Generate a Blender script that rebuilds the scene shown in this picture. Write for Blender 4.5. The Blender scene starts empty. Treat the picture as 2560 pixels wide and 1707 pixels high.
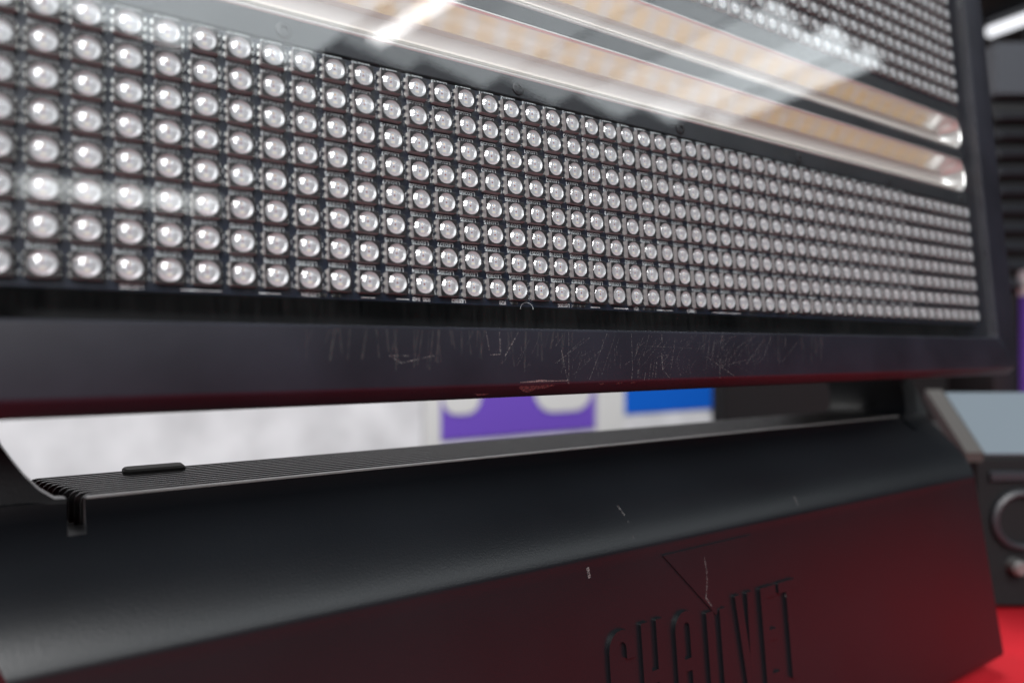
import bpy, math, random
from mathutils import Matrix, Vector
random.seed(7)
R = math.radians
MM = 0.001
scene = bpy.context.scene
COL = scene.collection

# ------------------------------------------------------------------ camera
cam_d = bpy.data.cameras.new("camera")
cam = bpy.data.objects.new("camera", cam_d); COL.objects.link(cam)
right = Vector((0.828996, -0.559254, 0.0))
fwd = Vector((0.559222, 0.828949, 0.010689))
up = right.cross(fwd)
cam.matrix_world = Matrix(((right.x, up.x, -fwd.x, -0.084636),
                           (right.y, up.y, -fwd.y, -0.140555),
                           (right.z, up.z, -fwd.z, -0.014300),
                           (0, 0, 0, 1)))
cam_d.sensor_width = 36.0; cam_d.lens = 25.05
cam_d.clip_start = 0.005; cam_d.clip_end = 60
cam_d.dof.use_dof = True; cam_d.dof.focus_distance = 0.176
cam_d.dof.aperture_fstop = 7.6; cam_d.dof.aperture_blades = 9
scene.camera = cam

# ------------------------------------------------------------------ world, ceiling lights and added fill lights
world = bpy.data.worlds.new("World"); scene.world = world; world.use_nodes = True
bg = world.node_tree.nodes["Background"]
bg.inputs[0].default_value = (0.85, 0.92, 1.0, 1); bg.inputs[1].default_value = 0.025

def area(name, loc, sx, sy, radiance, col=(1, 1, 1), rot=(0, 0, 0)):
    l = bpy.data.lights.new(name, 'AREA'); l.shape = 'RECTANGLE'; l.size = sx; l.size_y = sy
    l.energy = radiance * math.pi * sx * sy; l.color = col
    o = bpy.data.objects.new(name, l); COL.objects.link(o); o.location = loc; o.rotation_euler = rot
    return o
# row of ceiling light panels behind the camera (they mirror in the cover glass)
PAN = [(0.42, -2.58, .55, 1.35, 3.8), (0.98, -2.52, .50, 1.3, 3.6), (1.52, -2.38, .42, 1.2, 1.7), (1.98, -2.34, .46, 1.25, 2.1), (2.48, -2.34, .46, 1.25, 1.7),
       (2.98, -2.34, .46, 1.2, 2.4), (3.42, -2.3, .36, 1.15, 3.2), (3.80, -2.25, .30, 1.0, 2.6)]
for x, y, sx, sy, L in PAN:
    area("ceiling_panel_light", (x, y, 2.0), sx, sy, L, (0.90, 0.97, 1.0), (0, 0, R(-16)))
area("tube_shaped_light", (1.45, -2.35, 1.98), 0.10, 1.0, 8.5, (1, 1, 1), (0, 0, R(-18)))
area("ceiling_panel_light", (0.46, -5.35, 2.0), 1.25, 0.36, 3.4, (0.95, 1.0, 1.0))
# light added over the stands behind to brighten the white banner
area("added_fill_light", (1.0, 0.55, 2.1), 2.2, 0.7, 13.2, (1.0, 0.98, 0.96))
area("tube_shaped_light", (-0.45, -1.5, 2.0), 0.22, 0.9, 4.0, (1, 1, 1), (0, 0, R(-16)))  # added tube, gives the LED domes a second highlight
# lights added left of the camera to brighten the whole scene
for x, y, sx, sy, L in ((-1.5, -2.0, .30, 1.8, 9), (-2.3, -1.7, .30, 1.8, 9), (-3.2, -1.5, .30, 2.0, 9)):
    area("added_fill_light", (x, y, 2.0), sx, sy, L, (1.0, 0.99, 0.97))
for loc, sx, sy, L in (((-1.3, -2.2, .8), .8, .5, 24), ((-1.0, -1.75, 1.75), 1.2, 1.1, 17)):  # added panels aimed at the LEDs, kept out of the glass reflection
    lw = area("added_fill_light", loc, sx, sy, L, (1.0, 1.0, 1.0))
    lw.rotation_euler = (-Vector(loc)).to_track_quat('-Z', 'Y').to_euler()

scene.render.engine = 'CYCLES'
scene.cycles.use_denoising = True
scene.cycles.max_bounces = 10; scene.cycles.transparent_max_bounces = 24
scene.cycles.glossy_bounces = 5; scene.cycles.diffuse_bounces = 4
scene.cycles.sample_clamp_indirect = 6.0
scene.view_settings.view_transform = 'Standard'; scene.view_settings.look = 'None'
scene.view_settings.exposure = 0.0; scene.view_settings.gamma = 1.0
scene.view_settings.use_curve_mapping = False

# ------------------------------------------------------------------ materials
def mat(name, col, rough=0.5, metal=0.0, spec=0.5, bump=None, var=None, coat=0.0):
    """bump=(scale, strength, distance) noise relief; var=(scale, amount) tone variation; coordinates in metres"""
    m = bpy.data.materials.new(name); m.use_nodes = True
    nt = m.node_tree; b = nt.nodes["Principled BSDF"]
    b.inputs["Base Color"].default_value = (*col, 1); b.inputs["Roughness"].default_value = rough
    b.inputs["Metallic"].default_value = metal; b.inputs["Specular IOR Level"].default_value = spec
    b.inputs["Coat Weight"].default_value = coat
    tc = None
    if bump or var:
        tc = nt.nodes.new("ShaderNodeTexCoord")
    if bump:
        n = nt.nodes.new("ShaderNodeTexNoise"); n.inputs["Scale"].default_value = bump[0]; n.inputs["Detail"].default_value = 3
        nt.links.new(tc.outputs["Object"], n.inputs["Vector"])
        bp = nt.nodes.new("ShaderNodeBump"); bp.inputs["Strength"].default_value = bump[1]; bp.inputs["Distance"].default_value = bump[2]
        nt.links.new(n.outputs["Fac"], bp.inputs["Height"]); nt.links.new(bp.outputs["Normal"], b.inputs["Normal"])
    if var:
        n = nt.nodes.new("ShaderNodeTexNoise"); n.inputs["Scale"].default_value = var[0]; n.inputs["Detail"].default_value = 6
        nt.links.new(tc.outputs["Object"], n.inputs["Vector"])
        r = nt.nodes.new("ShaderNodeValToRGB")
        a = var[1]
        r.color_ramp.elements[0].position = .3; r.color_ramp.elements[1].position = .7
        r.color_ramp.elements[0].color = (*[c * (1 - a) for c in col], 1)
        r.color_ramp.elements[1].color = (*[min(1, c * (1 + a)) for c in col], 1)
        nt.links.new(n.outputs["Fac"], r.inputs["Fac"]); nt.links.new(r.outputs["Color"], b.inputs["Base Color"])
        mr = nt.nodes.new("ShaderNodeMapRange"); mr.inputs[3].default_value = max(0, rough - .07); mr.inputs[4].default_value = rough + .07
        nt.links.new(n.outputs["Fac"], mr.inputs[0]); nt.links.new(mr.outputs[0], b.inputs["Roughness"])
    return m

def clear(name, rough=0.02, haze=0.0, tint=(1, 1, 1), ior=1.5, haze_scale=60):
    m = bpy.data.materials.new(name); m.use_nodes = True; nt = m.node_tree
    for n in list(nt.nodes): nt.nodes.remove(n)
    out = nt.nodes.new("ShaderNodeOutputMaterial")
    tr = nt.nodes.new("ShaderNodeBsdfTransparent"); tr.inputs[0].default_value = (*tint, 1)
    gl = nt.nodes.new("ShaderNodeBsdfGlossy"); gl.inputs["Roughness"].default_value = rough; gl.inputs[0].default_value = (1, 1, 1, 1)
    fr = nt.nodes.new("ShaderNodeFresnel")
    ge = nt.nodes.new("ShaderNodeNewGeometry"); mi = nt.nodes.new("ShaderNodeMapRange")     # thin pane: leaving the sheet reflects as entering it
    mi.inputs[3].default_value = ior; mi.inputs[4].default_value = 1 / ior
    nt.links.new(ge.outputs["Backfacing"], mi.inputs[0]); nt.links.new(mi.outputs[0], fr.inputs[0])
    mx = nt.nodes.new("ShaderNodeMixShader")
    nt.links.new(fr.outputs[0], mx.inputs[0]); nt.links.new(tr.outputs[0], mx.inputs[1]); nt.links.new(gl.outputs[0], mx.inputs[2])
    last = mx
    if haze:
        tc = nt.nodes.new("ShaderNodeTexCoord")
        n1 = nt.nodes.new("ShaderNodeTexNoise"); n1.inputs["Scale"].default_value = haze_scale; n1.inputs["Detail"].default_value = 8
        n2 = nt.nodes.new("ShaderNodeTexNoise"); n2.inputs["Scale"].default_value = 900; n2.inputs["Detail"].default_value = 2
        mp = nt.nodes.new("ShaderNodeMapping"); mp.inputs["Scale"].default_value = (1.0, .12, 1.0); mp.inputs["Rotation"].default_value = (0, 0, R(32))
        nt.links.new(tc.outputs["Object"], n1.inputs["Vector"]); nt.links.new(tc.outputs["Object"], mp.inputs["Vector"]); nt.links.new(mp.outputs[0], n2.inputs["Vector"])
        mul = nt.nodes.new("ShaderNodeMath"); mul.operation = 'MULTIPLY'
        nt.links.new(n1.outputs["Fac"], mul.inputs[0]); nt.links.new(n2.outputs["Fac"], mul.inputs[1])
        mr = nt.nodes.new("ShaderNodeMapRange"); mr.inputs[1].default_value = .12; mr.inputs[2].default_value = .5; mr.inputs[3].default_value = 0; mr.inputs[4].default_value = haze
        nt.links.new(mul.outputs[0], mr.inputs[0])
        df = nt.nodes.new("ShaderNodeBsdfDiffuse"); df.inputs[0].default_value = (.8, .8, .8, 1)
        m2 = nt.nodes.new("ShaderNodeMixShader")
        nt.links.new(mr.outputs[0], m2.inputs[0]); nt.links.new(mx.outputs[0], m2.inputs[1]); nt.links.new(df.outputs[0], m2.inputs[2]); last = m2
    nt.links.new(last.outputs[0], out.inputs[0])
    return m

def emit(name, col, s):
    m = bpy.data.materials.new(name); m.use_nodes = True; nt = m.node_tree
    b = nt.nodes["Principled BSDF"]; b.inputs["Base Color"].default_value = (.8, .8, .8, 1)
    b.inputs["Emission Color"].default_value = (*col, 1); b.inputs["Emission Strength"].default_value = s
    return m

def worn(name, col, dens, col2=(.3, .29, .3), scale=2600, hi=.64, top=.85):
    """scuffed paint: thin broken marks that let the paint show through"""
    m = mat(name, col2, .6); nt = m.node_tree; b = nt.nodes["Principled BSDF"]
    tc = nt.nodes.new("ShaderNodeTexCoord"); n = nt.nodes.new("ShaderNodeTexNoise"); n.inputs["Scale"].default_value = scale; n.inputs["Detail"].default_value = 4
    nt.links.new(tc.outputs["Object"], n.inputs["Vector"])
    mr = nt.nodes.new("ShaderNodeMapRange"); mr.inputs[1].default_value = .52 - dens; mr.inputs[2].default_value = hi; mr.inputs[4].default_value = top
    nt.links.new(n.outputs["Fac"], mr.inputs[0]); nt.links.new(mr.outputs[0], b.inputs["Alpha"])
    return m

M = dict(
    frame=mat("frame_paint", (.0090, .0100, .0165), .42, 0, .5, (2500, .10, .0002), (45, .25)),
    housing=mat("housing_black", (.003, .004, .007), .6),
    pcb=mat("solder_mask_black", (.006, .010, .021), .32, 0, .5, (700, .06, .0002), (120, .2)),
    plate=mat("dark_plate", (.018, .021, .026), .35, .3, .5, None, (60, .25)),
    silk=mat("silkscreen_white", (.78, .84, .86), .7),
    led_side=mat("led_plastic_grey", (.29, .28, .285), .5),
    led_top=mat("led_black", (.006, .006, .007), .45),
    led_cup=mat("led_cup_silver", (.47, .50, .52), .32, .25),
    led_pad=mat("led_pad", (.58, .63, .70), .3, .1),
    die_red=mat("die_red", (.24, .075, .045), .3), die_amber=mat("die_amber", (.55, .36, .10), .3), die_pale=mat("die_pale", (.75, .72, .55), .3),
    lens=clear("led_lens", .07, ior=2.05),
    lead=mat("solder", (.75, .75, .72), .22, 1.0),
    reflector=mat("reflector_satin", (.76, .77, .76), .24, .62), floor=mat("reflector_floor", (.50, .47, .46), .5),
    strip=mat("strip_board", (.62, .58, .54), .5),
    phosphor=mat("phosphor_yellow", (.80, .48, .10), .5),
    screw=mat("screw_black", (.022, .024, .028), .5, .4),
    glass=clear("cover_glass", .03, haze=.005),
    plastic=mat("base_plastic", (.0045, .0057, .0076), .36, 0, .50, (2100, .16, .00025), (14, .18)),
    lip=mat("lip_painted_sheen", (.36, .355, .35), .3, 0, .5, (1800, .35, .0003)),  # light grey stands in for the reflection along the lip
    fin=mat("heat_sink_black", (.009, .009, .0095), .30, .0, .5, (900, .15, .0002)),
    scratch=worn("scratch_marks", None, .10, (.17, .16, .16)),
    scuff=worn("scuffed_paint", None, .22, (.085, .079, .080), 420, .85, .32),
    chip=worn("chipped_paint", None, .22, (.19, .12, .12)),
    rubber=mat("rubber", (.012, .012, .012), .8),
    red=mat("red_carpet", (.36, .006, .013), .85, 0, .2, (600, .4, .0008), (30, .10)),
    white=mat("white_print", (.70, .70, .73), .6, 0, .3, None, (9, .16)),
    purple=mat("purple_print", (.155, .075, .50), .6, 0, .3),
    blue=mat("blue_print", (.002, .115, .60), .6, 0, .3),
    offwhite=mat("offwhite_print", (.66, .66, .66), .6),
    black=mat("cabinet_black", (.005, .005, .006), .5),
    case=mat("case_matt_black", (.009, .009, .010), .85, 0, .2),
    panel=mat("cabinet_panel", (.045, .052, .064), .5),
    slat=mat("slat_black", (.018, .020, .025), .45),
    hall=mat("hall_wall", (.16, .12, .11), .8, 0, .3, None, (1.2, .3)),
    neigh=mat("neighbour_grey", (.125, .155, .18), .30, 0, .5, (1500, .2, .0002)),
    rim=mat("neighbour_rim", (.040, .038, .036), .6),
    chrome=mat("connector_metal", (.20, .20, .20), .45, .6),
    tube=emit("lamp_tube", (.93, .95, 1.0), 1.3),
)

# ------------------------------------------------------------------ mesh helpers (coordinates in millimetres)
class MB:
    def __init__(s): s.v = []; s.f = []; s.mi = []
    def poly(s, pts, m=0):
        i = len(s.v); s.v += [tuple(p) for p in pts]; s.f.append(tuple(range(i, i + len(pts)))); s.mi.append(m)
    def grid(s, rows, m=0, closed=False):
        i = len(s.v); nc = len(rows[0])
        for r in rows: s.v += [tuple(p) for p in r]
        for a in range(len(rows) - 1):
            for b in range(nc if closed else nc - 1):
                c = (b + 1) % nc
                s.f.append((i + a * nc + b, i + a * nc + c, i + (a + 1) * nc + c, i + (a + 1) * nc + b)); s.mi.append(m)
    def box(s, a, b, m=0, skip=()):
        (x0, y0, z0), (x1, y1, z1) = a, b; i = len(s.v)
        s.v += [(x0, y0, z0), (x1, y0, z0), (x1, y1, z0), (x0, y1, z0), (x0, y0, z1), (x1, y0, z1), (x1, y1, z1), (x0, y1, z1)]
        for k, q in enumerate([(0, 3, 2, 1), (4, 5, 6, 7), (0, 1, 5, 4), (1, 2, 6, 5), (2, 3, 7, 6), (3, 0, 4, 7)]):
            if k in skip: continue
            s.f.append(tuple(i + t for t in q)); s.mi.append(m)
    def add(s, o, fn):
        i = len(s.v); s.v += [fn(p) for p in o.v]; s.f += [tuple(i + t for t in q) for q in o.f]; s.mi += o.mi
    def mesh(s, name, mats, smooth=False, angle=40):
        me = bpy.data.meshes.new(name)
        me.from_pydata([(x * MM, y * MM, z * MM) for x, y, z in s.v], [], s.f)
        for m in mats: me.materials.append(m)
        me.polygons.foreach_set("material_index", s.mi)
        if smooth:
            me.polygons.foreach_set("use_smooth", [True] * len(s.f)); me.update()
            me.set_sharp_from_angle(angle=R(angle))
        me.update(); return me

def link(name, me, parent=None, loc=(0, 0, 0), rot=(0, 0, 0), scale=1.0):
    if scale != 1.0: me.transform(Matrix.Scale(scale, 4))
    o = bpy.data.objects.new(name, me); COL.objects.link(o); o.location = loc; o.rotation_euler = rot
    if parent: o.parent = parent
    return o
def bevel(o, w, seg=2, ang=40):
    b = o.modifiers.new("bevel", 'BEVEL'); b.width = w * MM; b.segments = seg; b.limit_method = 'ANGLE'; b.angle_limit = R(ang)
    return o
def tag(o, label=None, cat=None, group=None, kind=None):
    if label: o["label"] = label
    if cat: o["category"] = cat
    if group: o["group"] = group
    if kind: o["kind"] = kind
    return o
def rrect(x0, x1, y0, y1, r, z, n=6):
    pts = []
    for cx, cy, a0 in ((x1 - r, y1 - r, 0), (x0 + r, y1 - r, 90), (x0 + r, y0 + r, 180), (x1 - r, y0 + r, 270)):
        for k in range(n + 1):
            a = R(a0 + 90 * k / n); pts.append((cx + r * math.cos(a), cy + r * math.sin(a), z))
    return pts

# ================================================================== the strobe fixture
CXM = 59.5
BS = 1.15                                    # base drawn on a 1.15 mm grid, its origin set back from the head
BO = (12.70, 21.08, 2.15)                    # base origin in millimetres
TZ = -151.95                                 # table height
ORG = (0.0811, 0.035, TZ * MM)
fix = bpy.data.objects.new("stage_strobe_light", None); COL.objects.link(fix); fix.location = ORG; fix.empty_display_size = .05
tag(fix, "black stage strobe light with LED matrix panel tilted above a raised-lettered base", "stage light")
NL = (-ORG[0], -ORG[1], -ORG[2])             # local location that puts mesh coordinates in the head/base system
BL = (NL[0] + BO[0] * MM, NL[1] + BO[1] * MM, NL[2] + BO[2] * MM)
TILT = (R(85.194), 0, 0)                     # head coordinates: x along rows, y up the panel, z towards the viewer
P = 6.4                                      # LED pitch
K0, K1 = -14, 39
HX0, HX1 = 81.1 - 174.2, 81.1 + 174.2          # inner opening of the frame
HY0, HY1 = -9.85, 150.7
ZF = 4.5

# ------------------------------------------------------------------ red surface
b = MB(); b.poly([(-500, -330, TZ), (1500, -330, TZ), (1500, 420, TZ), (-500, 420, TZ)])
b.poly([(-500, 420, TZ), (1500, 420, TZ), (1500, 420, -600), (-500, 420, -600)])
b.poly([(-500, -330, TZ), (-500, -330, -600), (1500, -330, -600), (1500, -330, TZ)])
tag(link("table_surface", b.mesh("table_surface", [M["red"]])), kind="structure")

# --- frame
b = MB()
def ring(inset, z, r): return rrect(HX0 - 20 + inset, HX1 + 20 - inset, HY0 - 15.75 + inset, HY1 + 15.75 - inset, r, z)
def inner(g, z, r=2.0): return rrect(HX0 - g, HX1 + g, HY0 - g, HY1 + g, r, z)
b.grid([inner(0, -12.6), inner(0, ZF - .7), inner(.15, ZF - .3), inner(.6, ZF), ring(3.3, ZF, 5), ring(2.75, ZF - .12, 5.5), ring(2.45, ZF - .4, 5.5), ring(.5, 1.7, 6), ring(.05, .9, 6.2), ring(0, -.5, 6.2), ring(0, -4, 6.2), ring(2, -5, 6), ring(2, -14, 6), ring(7, -48, 6)], closed=True)
fr = link("head_frame", b.mesh("head_frame", [M["frame"]], True, 28), fix, NL, TILT)
# --- back housing, seen as the dark recess round the boards
b = MB(); b.grid([rrect(HX0 - .2, HX1 + .2, HY0 - .2, HY1 + .2, 1.5, -12.2), rrect(HX0 + 30, HX1 - 30, HY0 + 30, HY1 - 30, 1.5, -14)], closed=True)
b.poly(rrect(HX0 + 30, HX1 - 30, HY0 + 30, HY1 - 30, 1.5, -14))
b.grid([rrect(HX0 - 12, HX1 + 12, HY0 - 8, HY1 + 8, 5, -47), rrect(HX0 + 5, HX1 - 5, HY0 + 8, HY1 - 8, 8, -62)], closed=True)
b.poly(rrect(HX0 + 5, HX1 - 5, HY0 + 8, HY1 - 8, 8, -62))
link("head_housing", b.mesh("head_housing", [M["housing"]]), fix, NL, TILT)
# --- cover glass
b = MB(); b.box((HX0 + .05, HY0 + .05, 2.7), (HX1 - .05, HY1 - .05, 3.7))
link("cover_glass", b.mesh("cover_glass", [M["glass"]]), fix, NL, TILT)

# --- circuit boards
ZB = -1.8
def board(name, y0, y1):
    b = MB(); b.box((HX0 + 1.2, y0, ZB - 1.5), (HX1 - 1.6, y1, ZB))
    return bevel(link(name, b.mesh(name, [M["pcb"]]), fix, NL, TILT), .12, 1)
lower = board("circuit_board", -3.95, 48.2)
upper = board("circuit_board", 92.1, 144.4)
# --- dark plates between the boards and the lamp troughs
def plate(y0, y1):
    b = MB(); b.box((HX0 + 1.0, y0, -3.2), (HX1 - 1.0, y1, -1.25))
    return bevel(link("mounting_plate", b.mesh("mounting_plate", [M["plate"]]), fix, NL, TILT), .25, 2)
plates = [plate(48.5, 54.0), plate(68.7, 73.2), plate(86.9, 91.8)]

# --- LED package: body, black face, reflector cup, dies, leads and lens
def led_builder(seg, rings, leads=True):
    b = MB(); h = 2.42; zt = -.3; rc = 2.10; off = .5 if seg % 8 else 0
    outer = []
    for k in range(seg):
        a = 2 * math.pi * (k + off) / seg; c, s = math.cos(a), math.sin(a); q = h / max(abs(c), abs(s)); q = min(q, 3.32)
        outer.append((q * c, q * s))
    b.grid([[(x, y, ZB) for x, y in outer], [(x, y, zt - .06) for x, y in outer]], 0, True)
    b.grid([[(x, y, zt - .06) for x, y in outer], [(x * .985, y * .985, zt) for x, y in outer]], 0, True)
    circ = lambda r, z: [(r * math.cos(2 * math.pi * (k + off) / seg), r * math.sin(2 * math.pi * (k + off) / seg), z) for k in range(seg)]
    b.grid([[(x * .985, y * .985, zt) for x, y in outer], circ(rc, zt)], 1, True)
    b.grid([circ(rc, zt), circ(1.9, -.45), circ(1.55, -.58)], 2, True); b.poly(circ(1.55, -.58), 2)
    hh = .72
    Rr = (rc * rc + hh * hh) / (2 * hh)
    rows = []
    for i in range(rings):
        r = rc * (1 - i / rings) * .998; rows.append(circ(r, zt + math.sqrt(Rr * Rr - r * r) - (Rr - hh)))
    b.grid(rows, 3, True); b.poly(rows[-1], 3)
    def q(x0, x1, y0, y1, z, m): b.poly([(x0, y0, z), (x1, y0, z), (x1, y1, z), (x0, y1, z)], m)
    q(-.5, .5, -1.2, 1.2, -.56, 4)
    q(-.2, .2, .62, .98, -.54, 6); q(-.2, .2, -.18, .22, -.54, 5); q(-.42, .42, -1.02, -.62, -.54, 7)
    if leads:
        for sx in (-1, 1):
            for y in (-1.65, 0, 1.65):
                x0, x1 = sorted((sx * 2.43, sx * 2.82)); b.box((x0, y - .42, ZB), (x1, y + .42, ZB + .42), 8, (0,))
    return b
LM = [M[k] for k in ("led_side", "led_top", "led_cup", "lens", "led_pad", "die_red", "die_amber", "die_pale", "lead")]
full = led_builder(24, 5)
me_led = full.mesh("led", LM, True, 50)
lite = led_builder(12, 4)
def stuff_leds(cells, parent, name):
    b = MB()
    for x, y in cells:
        a = random.uniform(-.02, .02); c, s = math.cos(a), math.sin(a)
        b.add(lite, lambda p: (x + p[0] * c - p[1] * s, y + p[0] * s + p[1] * c, p[2]))
    o = link(name, b.mesh(name, LM, True, 50), parent); tag(o, kind="stuff"); return o
rest = []
for k in range(K0, K1 + 1):
    for r in range(8):
        if -14 <= k <= 22:
            link("led", me_led, lower, ((k * P + random.uniform(-.06, .06)) * MM, (r * P + random.uniform(-.06, .06)) * MM, random.uniform(-.02, .02) * MM), (R(random.gauss(0, 1.1)), R(random.gauss(0, 1.1)), R(random.uniform(-1.6, 1.6))))
        else: rest.append((k * P, r * P))
stuff_leds(rest, lower, "led_rows")
stuff_leds([(k * P, 95.8 + r * P) for k in range(K0, K1 + 1) for r in range(8)], upper, "led_rows")

# --- white silkscreen: component numbers printed upside down between the rows
G = {'L': [(0, 1, 0, 0), (0, 0, 1, 0)], 'E': [(1, 1, 0, 1), (0, 1, 0, 0), (0, 0, 1, 0), (0, .5, .8, .5)], 'D': [(0, 0, 0, 1), (0, 1, .7, 1), (.7, 1, 1, .7), (1, .7, 1, .3), (1, .3, .7, 0), (.7, 0, 0, 0)],
     'R': [(0, 0, 0, 1), (0, 1, 1, 1), (1, 1, 1, .5), (1, .5, 0, .5), (.4, .5, 1, 0)], 'J': [(1, 1, 1, .1), (1, .1, .7, 0), (.7, 0, .2, 0), (.2, 0, 0, .2)], 'W': [(0, 1, .25, 0), (.25, 0, .5, .7), (.5, .7, .75, 0), (.75, 0, 1, 1)],
     '0': [(0, 0, 1, 0), (1, 0, 1, 1), (1, 1, 0, 1), (0, 1, 0, 0)], '1': [(.2, .75, .6, 1), (.6, 1, .6, 0)], '2': [(0, 1, 1, 1), (1, 1, 1, .55), (1, .55, 0, 0), (0, 0, 1, 0)], '3': [(0, 1, 1, 1), (1, 1, 1, 0), (1, 0, 0, 0), (.2, .5, 1, .5)],
     '4': [(.7, 0, .7, 1), (.7, 1, 0, .35), (0, .35, 1, .35)], '5': [(1, 1, 0, 1), (0, 1, 0, .55), (0, .55, 1, .55), (1, .55, 1, 0), (1, 0, 0, 0)], '6': [(1, 1, 0, 1), (0, 1, 0, 0), (0, 0, 1, 0), (1, 0, 1, .55), (1, .55, 0, .55)],
     '7': [(0, 1, 1, 1), (1, 1, .4, 0)], '8': [(0, 0, 1, 0), (1, 0, 1, 1), (1, 1, 0, 1), (0, 1, 0, 0), (0, .5, 1, .5)], '9': [(0, 0, 1, 0), (1, 0, 1, 1), (1, 1, 0, 1), (0, 1, 0, .5), (0, .5, 1, .5)], ' ': []}
def seg(b, x0, y0, x1, y1, w, z, m=0):
    dx, dy = x1 - x0, y1 - y0; l = math.hypot(dx, dy) or 1; ex, ey = dx / l * w / 2, dy / l * w / 2; nx, ny = -dy / l * w / 2, dx / l * w / 2
    b.poly([(x0 - ex + nx, y0 - ey + ny, z), (x0 - ex - nx, y0 - ey - ny, z), (x1 + ex - nx, y1 + ey - ny, z), (x1 + ex + nx, y1 + ey + ny, z)], m)
def silk_text(b, t, cx, cy, h=.78, adv=.70, w=.13):
    n = len(t); 
    for i, ch in enumerate(t):
        for x0, y0, x1, y1 in G[ch]:
            f = lambda x, y: (cx - ((i - (n - 1) / 2) * adv + (x - .5) * adv * .66), cy - (y - .5) * h)
            seg(b, *f(x0, y0), *f(x1, y1), w, ZB + .02)
NUM = [(385, 354, 363, 364, 365, 358, 367), (377, 314, 355, 356, 357, 318, 359), (337, 306, 315, 316, 317, 310, 319), (329, 266, 307, 308, 309, 270, 311),
       (289, 258, 267, 268, 269, 262, 271), (281, 217, 259, 260, 261, 230, 263), (240, 209, 218, 219, 220, 221, 222)]
b = MB()
for r, row in enumerate(NUM):
    for k in range(-15, 32):
        v = row[0] + (k + 1) if k < -1 else row[-1] + (k - 5) if k > 5 else row[k + 1]
        silk_text(b, "LED%d" % v, k * P - .1 + random.uniform(-.15, .15), r * P + 3.22 + random.uniform(-.06, .06))
for k in range(-15, 32):
    silk_text(b, "LED%d" % (210 + k % 40), k * P, 7 * P + 3.0)
# outlines between the packages and along the lower edge
for k in range(-15, 34):
    for r in range(8):
        x = k * P - P / 2 + .02; y = r * P
        if (k * 5 + r * 3) % 4: seg(b, x, y - 1.9, x, y - .9, .09, ZB + .02); seg(b, x, y + .4, x, y + 1.3, .09, ZB + .02)
for x, t in ((-70, "LED386"), (-38, "LED384"), (-13, "R30 R40"), (-3.5, "LED362"), (8.5, "R29"), (27, "LED366"), (52, "R31"), (74, "LED370")):
    silk_text(b, t, x, -3.15, .7, .62)
for x0, x1 in ((-62, -55), (-48, -44), (-27, -24), (-19, -16), (36, 39), (44, 49), (60, 66), (83, 96)):
    seg(b, x0, -3.3, x1, -3.3, .16, ZB + .02)
for a in range(14):
    a0, a1 = math.pi * a / 14, math.pi * (a + 1) / 14
    seg(b, 15.5 + 1.9 * math.cos(a0), -4.4 + 1.6 * math.sin(a0), 15.5 + 1.9 * math.cos(a1), -4.4 + 1.6 * math.sin(a1), .07, ZB + .02)
tag(link("silkscreen", b.mesh("silkscreen", [M["silk"]]), lower), "white component numbers printed upside down between the LEDs", kind="stuff")
# small chip components on the lower board edge
b = MB(); b.box((-.5, -.28, ZB), (.5, .28, ZB + .35), 1); b.box((-.8, -.28, ZB), (-.5, .28, ZB + .36), 0); b.box((.5, -.28, ZB), (.8, .28, ZB + .36), 0)
me_res = b.mesh("resistor", [M["lead"], M["led_top"]])
for x in (-35.5, -32.5, 11.8, 30.5, 33.0, 55.5, 58, 101, 120, 123): link("resistor", me_res, lower, (x * MM, -3.15 * MM, 0))

# --- lamp troughs with white light-emitting chips
def trough(y0, y1):
    b = MB(); x0, x1 = HX0 + 2.5, HX1 - 2.0; r0 = 5.6
    w = (y1 - y0) / 2
    rows = []
    for t, z in ((-.5, -1.35), (-.1, -1.0), (.25, -1.1), (.6, -2.0), (1.1, -3.6), (1.8, -5.4), (2.6, -7.0), (3.5, -8.3), (4.4, -9.2)):
        rows.append(rrect(x0 + t, x1 - t, y0 + t, y1 - t, max(r0 - t * .8, .8), z))
    b.grid(rows[:-1], closed=True); b.grid(rows[-2:], 1, closed=True)
    b.poly(rows[-1], 1)
    o = link("lamp_reflector", b.mesh("lamp_reflector", [M["reflector"], M["floor"]], True, 60), fix, NL, TILT)
    # chip strip on the lower wall of the trough, shining up into it
    s = MB(); s.box((x0 + 1.5, y0 + 2.3, -7.6), (x1 - 1.5, y0 + 2.75, -3.2))
    link("chip_strip", s.mesh("chip_strip", [M["strip"]]), o)
    c = MB(); c.box((-2.6, y0 + 2.76, -6.9), (2.3, y0 + 3.3, -4.7), 0)
    mc = c.mesh("white_chip", [M["phosphor"]])
    x = x0 + 12
    while x < x1 - 10:
        link("white_chip", mc, o, (x * MM, 0, 0)); x += 9.4
    return o
trough(54.3, 68.4); trough(73.5, 86.6)

# --- countersunk screws in the plate and board
def screw_mesh():
    b = MB(); n = 16; c = lambda r, z: [(r * math.cos(2 * math.pi * k / n), r * math.sin(2 * math.pi * k / n), z) for k in range(n)]
    b.grid([c(1.75, 0), c(1.7, .3), c(1.35, .5), c(.75, .52), c(.7, .2)], closed=True); b.poly(c(.7, .2)); return b.mesh("screw", [M["screw"]], True, 35)
ms = screw_mesh()
for i in range(-2, 5): link("screw", ms, plates[0], ((15.7 + 58 * i) * MM, 50.9 * MM, -1.25 * MM))

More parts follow.
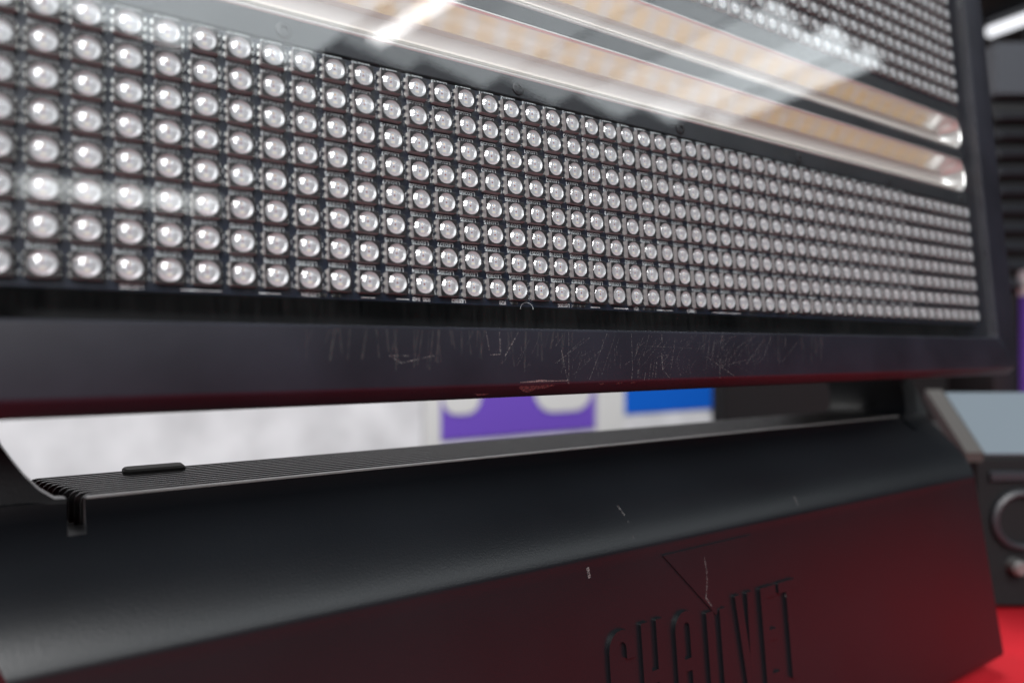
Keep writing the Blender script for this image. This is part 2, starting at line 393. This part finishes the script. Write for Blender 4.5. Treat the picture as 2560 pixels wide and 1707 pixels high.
# --- wear on the frame: scratches, scuffs, chipped edge
SCR = [(23.1,-10.6,22.3,-23.0,.10),(20.4,-14.0,22.1,-22.9,.13),(35.5,-10.6,28.8,-22.2,.09),(30.2,-11.6,18.6,-18.1,.06),(28.1,-11.9,22.2,-15.9,.06),(33.9,-14.4,23.9,-20.9,.06),(38.1,-11.1,33.0,-20.9,.06),(21.2,-11.5,18.9,-14.0,.06),(19.8,-11.3,17.6,-13.1,.06),(39.2,-12.1,38.0,-15.0,.06),(43.7,-10.8,43.4,-19.6,.10),(43.4,-19.6,42.8,-22.6,.14),(48.1,-11.3,44.2,-17.0,.06),(50.0,-10.9,47.4,-16.6,.06),(54.5,-12.8,49.1,-17.0,.06),(47.4,-13.9,71.6,-14.7,.04),(50.3,-17.4,49.0,-22.5,.08),(51.6,-17.5,50.1,-22.6,.07),(54.2,-16.0,54.3,-20.1,.2),(54.1,-20.1,56.5,-22.3,.1),(59.8,-11.6,57.4,-20.1,.1),(60.3,-18.9,60.9,-22.0,.1),(68.4,-10.7,64.0,-14.0,.06),(73.8,-10.7,72.4,-16.7,.09),(76.0,-10.8,73.8,-17.7,.09),(79.1,-10.7,75.0,-20.1,.09),(71.4,-16.7,83.5,-22.7,.09),(77.3,-17.7,76.7,-22.7,.16),(83.1,-11.2,78.7,-14.4,.09),(88.3,-12.6,78.1,-20.1,.06),(92.8,-11.2,82.3,-19.2,.06),(97.2,-12.2,88.6,-19.2,.09),(101.3,-10.9,96.5,-17.9,.1),(88.8,-17.8,80.7,-19.3,.06),(108.5,-10.8,107.6,-14.3,.15),(114.9,-12.1,105.6,-18.7,.08),(52.2,-18.2,51.4,-22.2,.13),(45.4,-19.8,45.0,-22.2,.13),(47.9,-20.9,47.3,-22.7,.13),(54.7,-10.8,54.7,-12.8,.25),(57.9,-15.0,55.4,-17.6,.06),(73.3,-12.3,67.7,-15.4,.04),(26.9,-15.3,25.7,-18.5,.06),(66.6,-11.1,60.5,-16.0,.04),(85.3,-10.8,75.8,-13.0,.06),(94.0,-10.8,84.9,-14.4,.06),
       (-23.9,-16.1,-21.3,-17.6,.2),(-21.3,-17.6,-13.8,-16.1,.16),(3.1,-10.9,3.2,-15.6,.3),(8.3,-10.9,4.4,-16.2,.2),(-.4,-11.0,.2,-14.9,.16),(-19.6,-16.1,-23.6,-16.1,.16),(.5,-16.0,3.2,-15.9,.16)]
b = MB()
zs = ZF + .015
for x0, y0, x1, y1, w in SCR: seg(b, x0, y0, x1, y1, w, zs + random.uniform(0, .01))
for i in range(120):          # finer hairlines in bundles
    cx = random.choice((30, 47, 57, 76, 80, 95, 5)) + random.gauss(0, 4.5); l = random.uniform(1, 5); a = R(random.gauss(62, 22)); y = random.uniform(-11.3, -18)
    y1 = max(y - l * math.sin(a), -22.5)
    seg(b, cx, y, cx - l * math.cos(a), y1, random.uniform(.025, .05), zs + random.uniform(.012, .02))
for i in range(160):          # dust pricks
    x = random.uniform(10, 110); y = random.uniform(-11, -22.4); s = random.uniform(.03, .09)
    seg(b, x, y, x + s, y + s, s, zs + random.uniform(.02, .03))
tag(link("scratch_marks", b.mesh("scratch_marks", [M["scratch"]]), fr), kind="stuff")
b = MB()
for i in range(70):           # dull rubbed streaks running down from the upper edge
    x = random.choice((random.uniform(-45, 25), random.uniform(70, 130))); l = random.uniform(2, 8); w = random.uniform(.15, .6)
    seg(b, x, -10.9, x + random.uniform(-1.5, .5), -10.9 - l, w, zs + random.uniform(-.008, -.002))
tag(link("scuff_marks", b.mesh("scuff_marks", [M["scuff"]]), fr), kind="stuff")
b = MB()
b.poly([(8.1, -22.3, zs + .04), (10, -22.2, zs + .04), (14.2, -21.9, zs + .04), (18, -22.2, zs + .04), (22.3, -22.2, zs + .04), (22.4, -22.35, zs + .04), (16, -22.4, zs + .04), (8.1, -22.45, zs + .04)])
def ch(x, t): return (x, -23.15 - 1.95 * t + HY0 + 9.85, ZF - .4 - 2.4 * t + .05)
b.poly([ch(8.2, 0.02), ch(8.6, .3), ch(10.5, .75), ch(12, .8), ch(13.5, .45), ch(16, .4), ch(18.3, .1), ch(18.4, 0)])
b.poly([ch(32.4, 0), ch(32.6, .18), ch(33.6, .2), ch(34, 0)]); b.poly([ch(38.2, 0), ch(38.4, .22), ch(39.8, .15), ch(40.2, 0)]); b.poly([ch(43, 0), ch(43.2, .15), ch(44.3, .12), ch(44.6, 0)])
b.poly([ch(-3, .7), ch(-2, .9), ch(1.2, .85), ch(0.5, .75)])
tag(link("chipped_paint", b.mesh("chipped_paint", [M["chip"]]), fr), kind="stuff")

# ------------------------------------------------------------------ base
TOPY, TOPZ, RY, RZ = 5.44, -40.43, -16.56, -61.5
def prof():
    pts = [(TOPY + 2.4, TOPZ - .9), (TOPY + 2.35, TOPZ - .15), (TOPY + 1.9, TOPZ), (TOPY + .6, TOPZ), (TOPY + .15, TOPZ - .15), (TOPY - .1, TOPZ - .6)]
    a = (TOPY - .35, TOPZ - 1.6); e = (RY + 2.6, RZ + 1.7)
    e = (RY + .12, RZ + .55)
    raw = [(0., 0.)]
    for k in range(24):                             # slope that bends steeper towards the ridge
        t = (k + .5) / 24; th = R(52 if t < .5 else 52 - 26 * ((t - .5) / .5) ** 1.2)
        raw.append((raw[-1][0] - math.sin(th), raw[-1][1] - math.cos(th)))
    for y, z in raw[1:]:
        pts.append((a[0] + (e[0] - a[0]) * y / raw[-1][0], a[1] + (e[1] - a[1]) * z / raw[-1][1]))
    pts += [(RY - .05, RZ + .1), (RY - .13, RZ - .35), (RY - .12, RZ - 1.0), (RY - .12 - .19, RZ - 3.0)]
    for t in (.1, .25, .5, .75, .92, 1): pts.append((RY - .31 - 5.56 * t, RZ - 3.0 - 60.5 * t))
    pts += [(-22.5, -126.6), (-22.1, -127.8), (-21.0, -128.6), (-12, -130)]
    return pts
PR = prof(); NP = len(PR)
def endx(z, side):
    # outline of the two ends, wider at the top and bottom than at the ridge
    if z > RZ: d = 148 + (z - RZ) * .50
    else: d = 148 + (RZ - z) * (.13 if side > 0 else -.03)
    return CXM + side * d
NOTCH = ((-79.4, -76.7), (196.3, 199.0))
xs_mid = [-79.4, -76.7]
n = 24
b = MB()
stations = ["L0", "L1", -79.4, -76.7] + [-76.7 + (NOTCH[1][0] + 76.7) * i / n for i in range(1, n)] + [NOTCH[1][0], NOTCH[1][1], "R1", "R0"]
rows = []
for s in stations:
    row = []
    for y, z in PR:
        if s == "L0": row.append((endx(z, -1), y + 1.6, z))
        elif s == "L1": row.append((endx(z, -1) + 1.3, y, z))
        elif s == "R1": row.append((endx(z, 1) - 1.3, y, z))
        elif s == "R0": row.append((endx(z, 1), y + 1.6, z))
        else: row.append((s, y, z))
    rows.append(row)
for row in rows: b.v += row
JN = 10                                          # notch depth along the profile
for a in range(len(rows) - 1):
    left_n = stations[a] == -79.4 and stations[a + 1] == -76.7
    right_n = stations[a] == NOTCH[1][0]
    for p in range(NP - 1):
        if (left_n or right_n) and p < JN: continue
        b.f.append((a * NP + p, a * NP + p + 1, (a + 1) * NP + p + 1, (a + 1) * NP + p)); b.mi.append(0)
for xa, xb in NOTCH:                              # walls and floor of the slots at both ends of the top edge
    for x in (xa, xb): b.poly([(x, y, z) for y, z in PR[:JN + 1]] + [(x, TOPY + 2.4, PR[JN][1])])
    b.poly([(xa, PR[JN][0], PR[JN][1]), (xb, PR[JN][0], PR[JN][1]), (xb, TOPY + 2.4, PR[JN][1]), (xa, TOPY + 2.4, PR[JN][1])])
cov = link("base_cover", b.mesh("base_cover", [M["plastic"]], True, 25), fix, BL, scale=BS)
# lip along the top of the cover, its bright reflection painted light grey
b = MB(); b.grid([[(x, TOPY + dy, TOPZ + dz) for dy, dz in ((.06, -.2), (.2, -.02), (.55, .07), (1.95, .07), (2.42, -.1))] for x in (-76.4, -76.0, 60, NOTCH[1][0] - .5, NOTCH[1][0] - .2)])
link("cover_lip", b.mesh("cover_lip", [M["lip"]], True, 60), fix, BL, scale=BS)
# side ends, floor and back of the base
b = MB()
b.box((CXM - 143, 7.5, -130), (CXM + 143, 60, -48))
for side in (-1, 1):
    x0, x1 = sorted((CXM + side * 143.2, CXM + side * 147)); b.box((x0, -8, -128), (x1, 60, -66))
b.box((CXM - 134, 8, -48), (CXM + 134, 36, -46))
bevel(link("base_body", b.mesh("base_body", [M["housing"]]), fix, BL, scale=BS), 1.0, 2)
# heat sink fins running along the base
for i in range(11):
    b = MB(); g = 8.8 * i / 11
    x0, x1, zt, zb = -77.2 - g, NOTCH[1][0] + .3 + g, TOPZ + .05, -46.2
    pf = [(x0, zb), (x0, zt - 1.6), (x0 + .25, zt - .7), (x0 + .9, zt - .15), (x0 + 1.8, zt), (x1 - 1.8, zt), (x1 - .9, zt - .15), (x1 - .25, zt - .7), (x1, zt - 1.6), (x1, zb)]
    b.poly([(x, 0, z) for x, z in pf]); b.poly([(x, .7, z) for x, z in reversed(pf)])
    b.grid([[(x, 0, z) for x, z in pf], [(x, .7, z) for x, z in pf]])
    o = link("fin", b.mesh("fin", [M["fin"]], True, 30), fix, (BL[0], BL[1] + (TOPY + 3.75 + i * 2.3) * BS * MM, BL[2]), scale=BS)
    bevel(o, .22, 2, 50)
# small raised latch on the rear of the fins
b = MB(); b.grid([rrect(-68.5, -56.5, 27.5, 33.5, 1.4, -41.2, 4), rrect(-68.5, -56.5, 27.5, 33.5, 1.4, -39.9, 4), rrect(-68.1, -56.9, 27.9, 33.1, 1.1, -39.5, 4)], closed=True); b.poly(rrect(-68.1, -56.9, 27.9, 33.1, 1.1, -39.5, 4))
link("latch_tab", b.mesh("latch_tab", [M["rubber"]], True, 40), fix, BL, scale=BS)
# arms that carry the head, sweeping up from both ends of the base
for side in (-1, 1):
    inn = [(79.3 + 59.5, -47.5), (79.4 + 59.5, TOPZ + .2), (81.2 + 59.5, -40.1), (83.4 + 59.5, -38.5), (85.6 + 59.5, -36.0), (87.4 + 59.5, -33.4), (88.9 + 59.5, -31.0), (90.2 + 59.5, -27.5), (91.0 + 59.5, -23), (91.3 + 59.5, -16), (91.3 + 59.5, 20)]
    out = [(159.5, 20), (159.5, -30), (158.2, TOPZ + .5), (153.5, -50)]
    ol = inn + out
    b = MB(); f = lambda q, y: (CXM + side * q[0], y, q[1])
    y0, y1 = TOPY - .2, TOPY + (3.0 if side < 0 else 32)
    fl = lambda q: max(0, q[1] - TOPZ) * .55
    b.poly([f(q, y0 + fl(q)) for q in ol]); b.poly([f(q, y1 + fl(q)) for q in reversed(ol)])
    b.grid([[f(q, y0 + fl(q)) for q in ol], [f(q, y1 + fl(q)) for q in ol]], closed=True)
    bevel(link("yoke_arm", b.mesh("yoke_arm", [M["plastic"]], True, 35), fix, BL, scale=BS), .6, 2, 50)
# rubber feet
for x in (CXM - 120, CXM + 120):
    b = MB(); b.grid([rrect(x - 9, x + 9, -14, 4, 4, -134, 4), rrect(x - 9, x + 9, -14, 4, 4, -129.5, 4)], closed=True); b.poly(rrect(x - 9, x + 9, -14, 4, 4, -134, 4))
    link("rubber_foot", b.mesh("rubber_foot", [M["rubber"]], True), fix, BL, scale=BS)

# --- lower face details: raised lettering, triangle groove, marks. u along x, v down the face
ZV0 = Vector((0, RY - .05, RZ)); VD = Vector((0, -.0904, -.9959)); VN = Vector((0, -.9959, .0904))
def lf(u, v, h): p = ZV0 + VD * v + VN * h; return (u, p.y, p.z)
def letter(polys, x0):
    """raised letter: list of outlines in (u, v); each becomes a prism standing 0.7 mm proud"""
    b = MB()
    for pl in polys:
        top = [lf(x0 + u, v, .85) for u, v in pl]; lo = [lf(x0 + u, v, -.6) for u, v in pl]
        tin = []
        cu = sum(u for u, v in pl) / len(pl); cv = sum(v for u, v in pl) / len(pl)
        b.grid([lo, top], closed=True); b.poly(top)
    return b
def strip(path, w):
    """outline of a stroke of width w along a path"""
    L_, R_ = [], []
    for i, (x, y) in enumerate(path):
        a = path[max(i - 1, 0)]; c = path[min(i + 1, len(path) - 1)]
        dx, dy = c[0] - a[0], c[1] - a[1]; l = math.hypot(dx, dy)
        nx, ny = -dy / l * w / 2, dx / l * w / 2
        L_.append((x + nx, y + ny)); R_.append((x - nx, y - ny))
    return L_ + R_[::-1]
T, Bt = 17.0, 43.0
def arc(cx, cy, r, a0, a1, ry=None, n=8): return [(cx + r * math.cos(R(a0 + (a1 - a0) * i / n)), cy + (ry or r) * math.sin(R(a0 + (a1 - a0) * i / n))) for i in range(n + 1)]
W = 2.7
def s_(*p): return strip(list(p), W)
LET = [
    ("C", 23.5, [strip([(6.6, 23.8), (6.6, 22)] + arc(3.95, 21.2, 2.6, 0, -180, 2.85) + [(1.35, 22), (1.35, 38)] + arc(3.95, 38.8, 2.6, 180, 0, 2.85) + [(6.6, 38), (6.6, 36.2)], W)]),
    ("H", 33.6, [s_((1.35, T), (1.35, Bt)), s_((6.2, T), (6.2, Bt)), [(2.7, 28.3), (4.85, 28.3), (4.85, 31.2), (2.7, 31.2)]]),
    ("A", 44.7, [strip([(1.35, Bt), (1.35, 22)] + arc(3.85, 21.2, 2.5, 180, 360, 2.85) + [(6.35, 22), (6.35, Bt)], W), [(2.7, 28.3), (5.0, 28.3), (5.0, 31.2), (2.7, 31.2)]]),
    ("U", 55.9, [strip([(1.35, T + 2), (1.35, 38)] + arc(3.85, 38.8, 2.5, 180, 0, 2.85) + [(6.35, 38), (6.35, T + 2)], W)]),
    ("V", 67.1, [[(0, T), (2.6, T), (4.4, 33), (4.1, Bt), (2.9, Bt)], [(4.9, T), (7.5, T), (4.9, Bt), (4.15, Bt), (4.45, 33)]]),
    ("E", 77.5, [s_((1.35, T), (1.35, Bt)), [(2.7, T), (6.4, T), (6.4, T + 2.8), (2.7, T + 2.8)], [(2.7, 28.3), (6.0, 28.3), (6.0, 31.1), (2.7, 31.1)], [(2.7, 39.6), (6.4, 39.6), (6.4, Bt), (2.7, Bt)]]),
    ("T", 85.2, [[(0, T), (8.0, T), (8.0, T + 2.8), (0, T + 2.8)], s_((4.6, T + 2.8), (4.6, Bt))]),
]
for ch_, x0, polys in LET:
    o = link("raised_letter", letter(polys, x0).mesh("raised_letter", [M["plastic"]], True, 35), fix, BL, scale=BS)
    bevel(o, .4, 2, 50)
    o["label"] = "raised black letter %s on the front of the base" % ch_
# triangle outline cut into the face: a shallow groove built as two raised-edge strips round a dark channel
def bar(p, q, w, h, m, name):
    dx, dy = q[0] - p[0], q[1] - p[1]; l = math.hypot(dx, dy); nx, ny = -dy / l * w / 2, dx / l * w / 2
    pl = [(p[0] + nx, p[1] + ny), (p[0] - nx, p[1] - ny), (q[0] - nx, q[1] - ny), (q[0] + nx, q[1] + ny)]
    b = MB(); t = [lf(u, v, h) for u, v in pl]; lo = [lf(u, v, -.5) for u, v in pl]; b.grid([lo, t], closed=True); b.poly(t)
    return link(name, b.mesh(name, [m]), fix, BL, scale=BS)
tri = [(42.7, 2.9), (76.4, 2.7), (60.1, 20.4)]
tb = MB(); top = [lf(u, v, .45) for u, v in tri]; lo = [lf(u, v, -.5) for u, v in tri]; tb.grid([lo, top], closed=True); tb.poly(top)
link("raised_triangle", tb.mesh("raised_triangle", [M["plastic"]]), fix, BL, scale=BS)
# scratches in the plastic
b = MB()
def sl(u, v): return (u, TOPY + (RY - TOPY) * v / 30.46, TOPZ + (RZ - TOPZ) * v / 30.46)
UN = Vector((0, -.692, .722))
def upmark(pts, w):
    for (u0, v0), (u1, v1) in zip(pts[:-1], pts[1:]):
        dx, dy = u1 - u0, v1 - v0; l = math.hypot(dx, dy); nx, ny = -dy / l * w / 2, dx / l * w / 2
        q = []
        for u, v in ((u0 + nx, v0 + ny), (u0 - nx, v0 - ny), (u1 - nx, v1 - ny), (u1 + nx, v1 + ny)):
            z = TOPZ + (RZ - TOPZ) * v / 30.46
            y = next((p[0] + (q2[0] - p[0]) * (z - p[1]) / (q2[1] - p[1]) for p, q2 in zip(PR[5:], PR[6:]) if q2[1] <= z <= p[1]), RY) - .06
            q.append((u, y, z))
        b.poly(q)
upmark([(34.9, 17.6), (35.2, 20.6)], .45); upmark([(35.3, 22.2), (34.6, 27.4)], .35); upmark([(99.8, 24.0), (99.5, 27.4)], .35)
def lomark(pts, w, h=.5):
    for (u0, v0), (u1, v1) in zip(pts[:-1], pts[1:]):
        dx, dy = u1 - u0, v1 - v0; l = math.hypot(dx, dy); nx, ny = -dy / l * w / 2, dx / l * w / 2
        b.poly([lf(u, v, h) for u, v in ((u0 + nx, v0 + ny), (u0 - nx, v0 - ny), (u1 - nx, v1 - ny), (u1 + nx, v1 + ny))])
lomark([(57.1, 5.5), (57.6, 9), (57.5, 12), (56.6, 15.4)], .22, .5); lomark([(56.6, 15.4), (58.4, 17.8)], .3, .5)
lomark([(19.2, 1.8), (19.7, 4.2)], .8, .16); lomark([(88, 20.5), (88.7, 21.5)], .3, .7); lomark([(36, 19), (36.3, 24)], .12, .68); lomark([(26, 24), (25.6, 36)], .5, .68)
tag(link("scratch_marks", b.mesh("scratch_marks", [M["scratch"]]), cov, scale=BS), kind="stuff")

# ================================================================== neighbouring fixture at the right
NO = Vector((-84.6, -140.6, 0)); U_ = Vector((.829, -.5593, 0)); W_ = Vector((.5593, .829, 0))
def nb(u, w, z): p = NO + U_ * u + W_ * w; return (p.x, p.y, z)
def nb2(u, w, z): return nb(u * BS, w * BS, z * BS + BO[2])
ne = bpy.data.objects.new("neighbouring_light", None); COL.objects.link(ne); q = nb2(270, 380, -134); ne.location = [t * MM for t in q]
tag(ne, "grey-topped black lighting unit with round sockets standing behind the strobe base", "stage light")
NNL = tuple(-t * MM for t in q)
def npart(name, b, m, sm=False): return link(name, b.mesh(name, [m], sm, 35), ne, NNL)
b = MB(); fr_ = [(327, -131), (327, -65), (328.5, -62.8), (450, -60), (450, -131)]
b.grid([[nb2(213, w, z) for w, z in fr_], [nb2(420, w, z) for w, z in fr_]], closed=False); b.poly([nb2(213, w, z) for w, z in fr_]); b.poly([nb2(420, w, z) for w, z in reversed(fr_)])
npart("body", b, M["case"])
b = MB(); tp = [(327.5, -62.2), (358, -36), (358, -38), (329, -64)]
b.grid([[nb2(217, w, z) for w, z in tp], [nb2(420, w, z) for w, z in tp]], closed=True); npart("sloped_top", b, M["neigh"])
b = MB(); tp = [(327, -66), (326.2, -61.5), (358, -34.6), (360, -38), (332, -66)]
for u0, u1 in ((207.5, 215.6),): b.grid([[nb2(u0, w, z) for w, z in tp], [nb2(u1, w, z) for w, z in tp]], closed=True); b.poly([nb2(u0, w, z) for w, z in tp]); b.poly([nb2(u1, w, z) for w, z in reversed(tp)])
npart("side_rim", b, M["rim"])
def socket(u, z, r):
    n = 20; c = lambda rr, w: [nb2(u + rr * math.cos(2 * math.pi * k / n), w, z + rr * math.sin(2 * math.pi * k / n)) for k in range(n)]
    b = MB(); b.grid([c(r * 1.25, 327), c(r * 1.25, 324.5), c(r * 1.1, 323.6), c(r, 324), c(r * .95, 330)], closed=True)
    o = npart("socket", b, M["slat"], True)
    h = MB(); h.poly(c(r * .98, 326.6)); link("opening", h.mesh("opening", [M["case"]]), o)
socket(232, -92, 11); socket(262, -92, 11)
for u, z, r in ((229, -113, 3.6), (240, -117, 4.6), (254, -117, 4.6)):
    n = 14; c = lambda rr, w: [nb2(u + rr * math.cos(2 * math.pi * k / n), w, z + rr * math.sin(2 * math.pi * k / n)) for k in range(n)]
    b = MB(); b.grid([c(r, 327), c(r, 322), c(r * .7, 320.5)], closed=True); b.poly(c(r * .7, 320.5)); npart("connector_knob", b, M["chrome"], True)
b = MB()
b.grid([[nb2(218, 326.4, -70), nb2(218, 325, -71), nb2(218, 325, -74), nb2(218, 326.6, -75)], [nb2(400, 326.4, -70), nb2(400, 325, -71), nb2(400, 325, -74), nb2(400, 326.6, -75)]])
npart("ledge", b, M["slat"])
for u in (225, 300):
    b = MB(); b.box((-7, -7, -134), (7, 7, -130)); bb = MB(); bb.add(b, lambda p: nb2(u + p[0], 345 + p[1], p[2])); npart("foot", bb, M["rubber"])

# ================================================================== background stands
YB = 1560
def panel(name, x0, x1, z0, z1, y, t, m, label, cat, group=None):
    b = MB(); b.box((x0, y, z0), (x1, y + t, z1)); o = link(name, b.mesh(name, [M[m]]))
    bevel(o, 3, 2); return tag(o, label, cat, group)
panel("white_banner", -900, 2400, -700, 1100, YB + 12, 10, "white", "plain white banner panel with faint grey smudges behind the base", "banner")
ps = panel("purple_sign", 832, 1376, -262, -70, YB, 18, "purple", "purple sign with white rounded lettering seen below the strobe head", "sign")
b = MB()
def blob(x0, x1, zb, r, w):
    path = [(x0, zb + 100)] + [(x0, zb + r)] + [(x0 + r - r * math.cos(R(a)), zb + r - r * math.sin(R(a))) for a in range(15, 90, 15)] + [(x0 + r, zb), (x1 - r, zb)] + [(x1 - r + r * math.sin(R(a)), zb + r - r * math.cos(R(a))) for a in range(15, 90, 15)] + [(x1, zb + r), (x1, zb + 100)]
    b.poly([(x, YB - 3, z) for x, z in path]); b.grid([[(x, YB - 3, z) for x, z in path], [(x, YB + 1, z) for x, z in path]])
for args in ((836, 955, -193, 45, 0), (1140, 1362, -202, 70, 0)):
    b = MB(); blob(*args); link("white_letter", b.mesh("white_letter", [M["offwhite"]]), ps)
panel("stand_post", 780, 828, -700, -40, YB - 8, 30, "offwhite", "pale grey post on the left edge of the purple sign", "post")
panel("stand_post", 1380, 1494, -700, -40, YB - 8, 26, "offwhite", "wide pale post between the purple and the blue sign", "post")
panel("blue_sign", 1498, 1935, -226, -80, YB + 2, 16, "blue", "plain bright blue sign glimpsed under the strobe head", "sign")
panel("white_counter", 1500, 1900, -700, -231, YB + 4, 40, "white", "white counter front directly under the blue sign", "counter")
panel("white_skirting", 780, 1376, -700, -266, YB + 6, 16, "white", "white panel directly below the purple sign", "panel")
b = MB(); bb = MB(); bb.box((296, 1000, -600), (760, 1060, -20)); b.add(bb, lambda p: nb(*p)); o = bevel(link("equipment_case", b.mesh("equipment_case", [M["case"]])), 4, 2)
tag(o, "black equipment case in the shadow right of the blue sign", "case")
# louvred cabinet at the far right
lc = bpy.data.objects.new("louvred_cabinet", None); COL.objects.link(lc); lc.location = (1.0, .22, -.10)
tag(lc, "dark louvred cabinet at the right edge beside the strobe head", "cabinet")
LN = (-1.0, -.22, .10)
def cb(u, w, z): return nb(u, w, z)
b = MB(); bb = MB(); bb.box((610, 904, -600), (900, 1000, 300)); b.add(bb, lambda p: nb(*p)); link("body", b.mesh("body", [M["black"]]), lc, LN)
b = MB(); bb = MB(); bb.box((608, 892, 306), (900, 1000, 371)); b.add(bb, lambda p: nb(*p)); link("top_panel", b.mesh("top_panel", [M["panel"]]), lc, LN)
for i in range(10):
    b = MB(); z = 64 + i * 23.5; bb = MB(); bb.v = [(612, 890, z), (890, 890, z), (890, 903, z + 11), (612, 903, z + 11), (612, 893, z - 2), (890, 893, z - 2), (890, 904, z + 8), (612, 904, z + 8)]
    bb.f = [(0, 1, 2, 3), (7, 6, 5, 4), (0, 4, 5, 1), (3, 2, 6, 7), (0, 3, 7, 4), (1, 5, 6, 2)]; bb.mi = [0] * 6
    b.add(bb, lambda p: nb(*p)); link("louvre_slat", b.mesh("louvre_slat", [M["slat"]]), lc, LN)
b = MB(); bb = MB(); bb.box((641, 880, -320), (800, 900, 52)); b.add(bb, lambda p: nb(*p))
o = link("purple_banner", b.mesh("purple_banner", [M["purple"]])); tag(o, "narrow purple banner with white top at the right edge below the louvres", "banner")
b = MB(); bb = MB(); bb.box((640.5, 878, 53), (800, 901, 84)); b.add(bb, lambda p: nb(*p)); link("white_header", b.mesh("white_header", [M["white"]]), o)
# hall wall far behind and the tube lamp in view
b = MB(); b.box((1400, 3200, -1200), (9000, 3260, 4500)); tag(link("hall_wall", b.mesh("hall_wall", [M["hall"]])), kind="structure")
lm = bpy.data.objects.new("tube_lamp", None); COL.objects.link(lm); lm.location = (4.30, 1.1, 1.80)
tag(lm, "white glowing ceiling tube lamp at the upper right corner", "lamp")
b = MB(); n = 12
rows = [[(4359 - .107 * t + 27 * math.cos(2 * math.pi * k / n), 1664 - t, 1761 + 27 * math.sin(2 * math.pi * k / n)) for k in range(n)] for t in (0, 1200)]
b.grid(rows, closed=True); b.poly(rows[0]); b.poly(rows[1][::-1])
link("tube", b.mesh("tube", [M["tube"]], True), lm, (-4.30, -1.1, -1.80))
b = MB(); b.grid([[(4359 - .107 * t + dx, 1664 - t, 1761 + dz) for dx, dz in ((-50, 42), (50, 42), (60, 95), (-60, 95))] for t in (-10, 1210)], closed=True)
link("lamp_housing", b.mesh("lamp_housing", [M["slat"]]), lm, (-4.30, -1.1, -1.80))
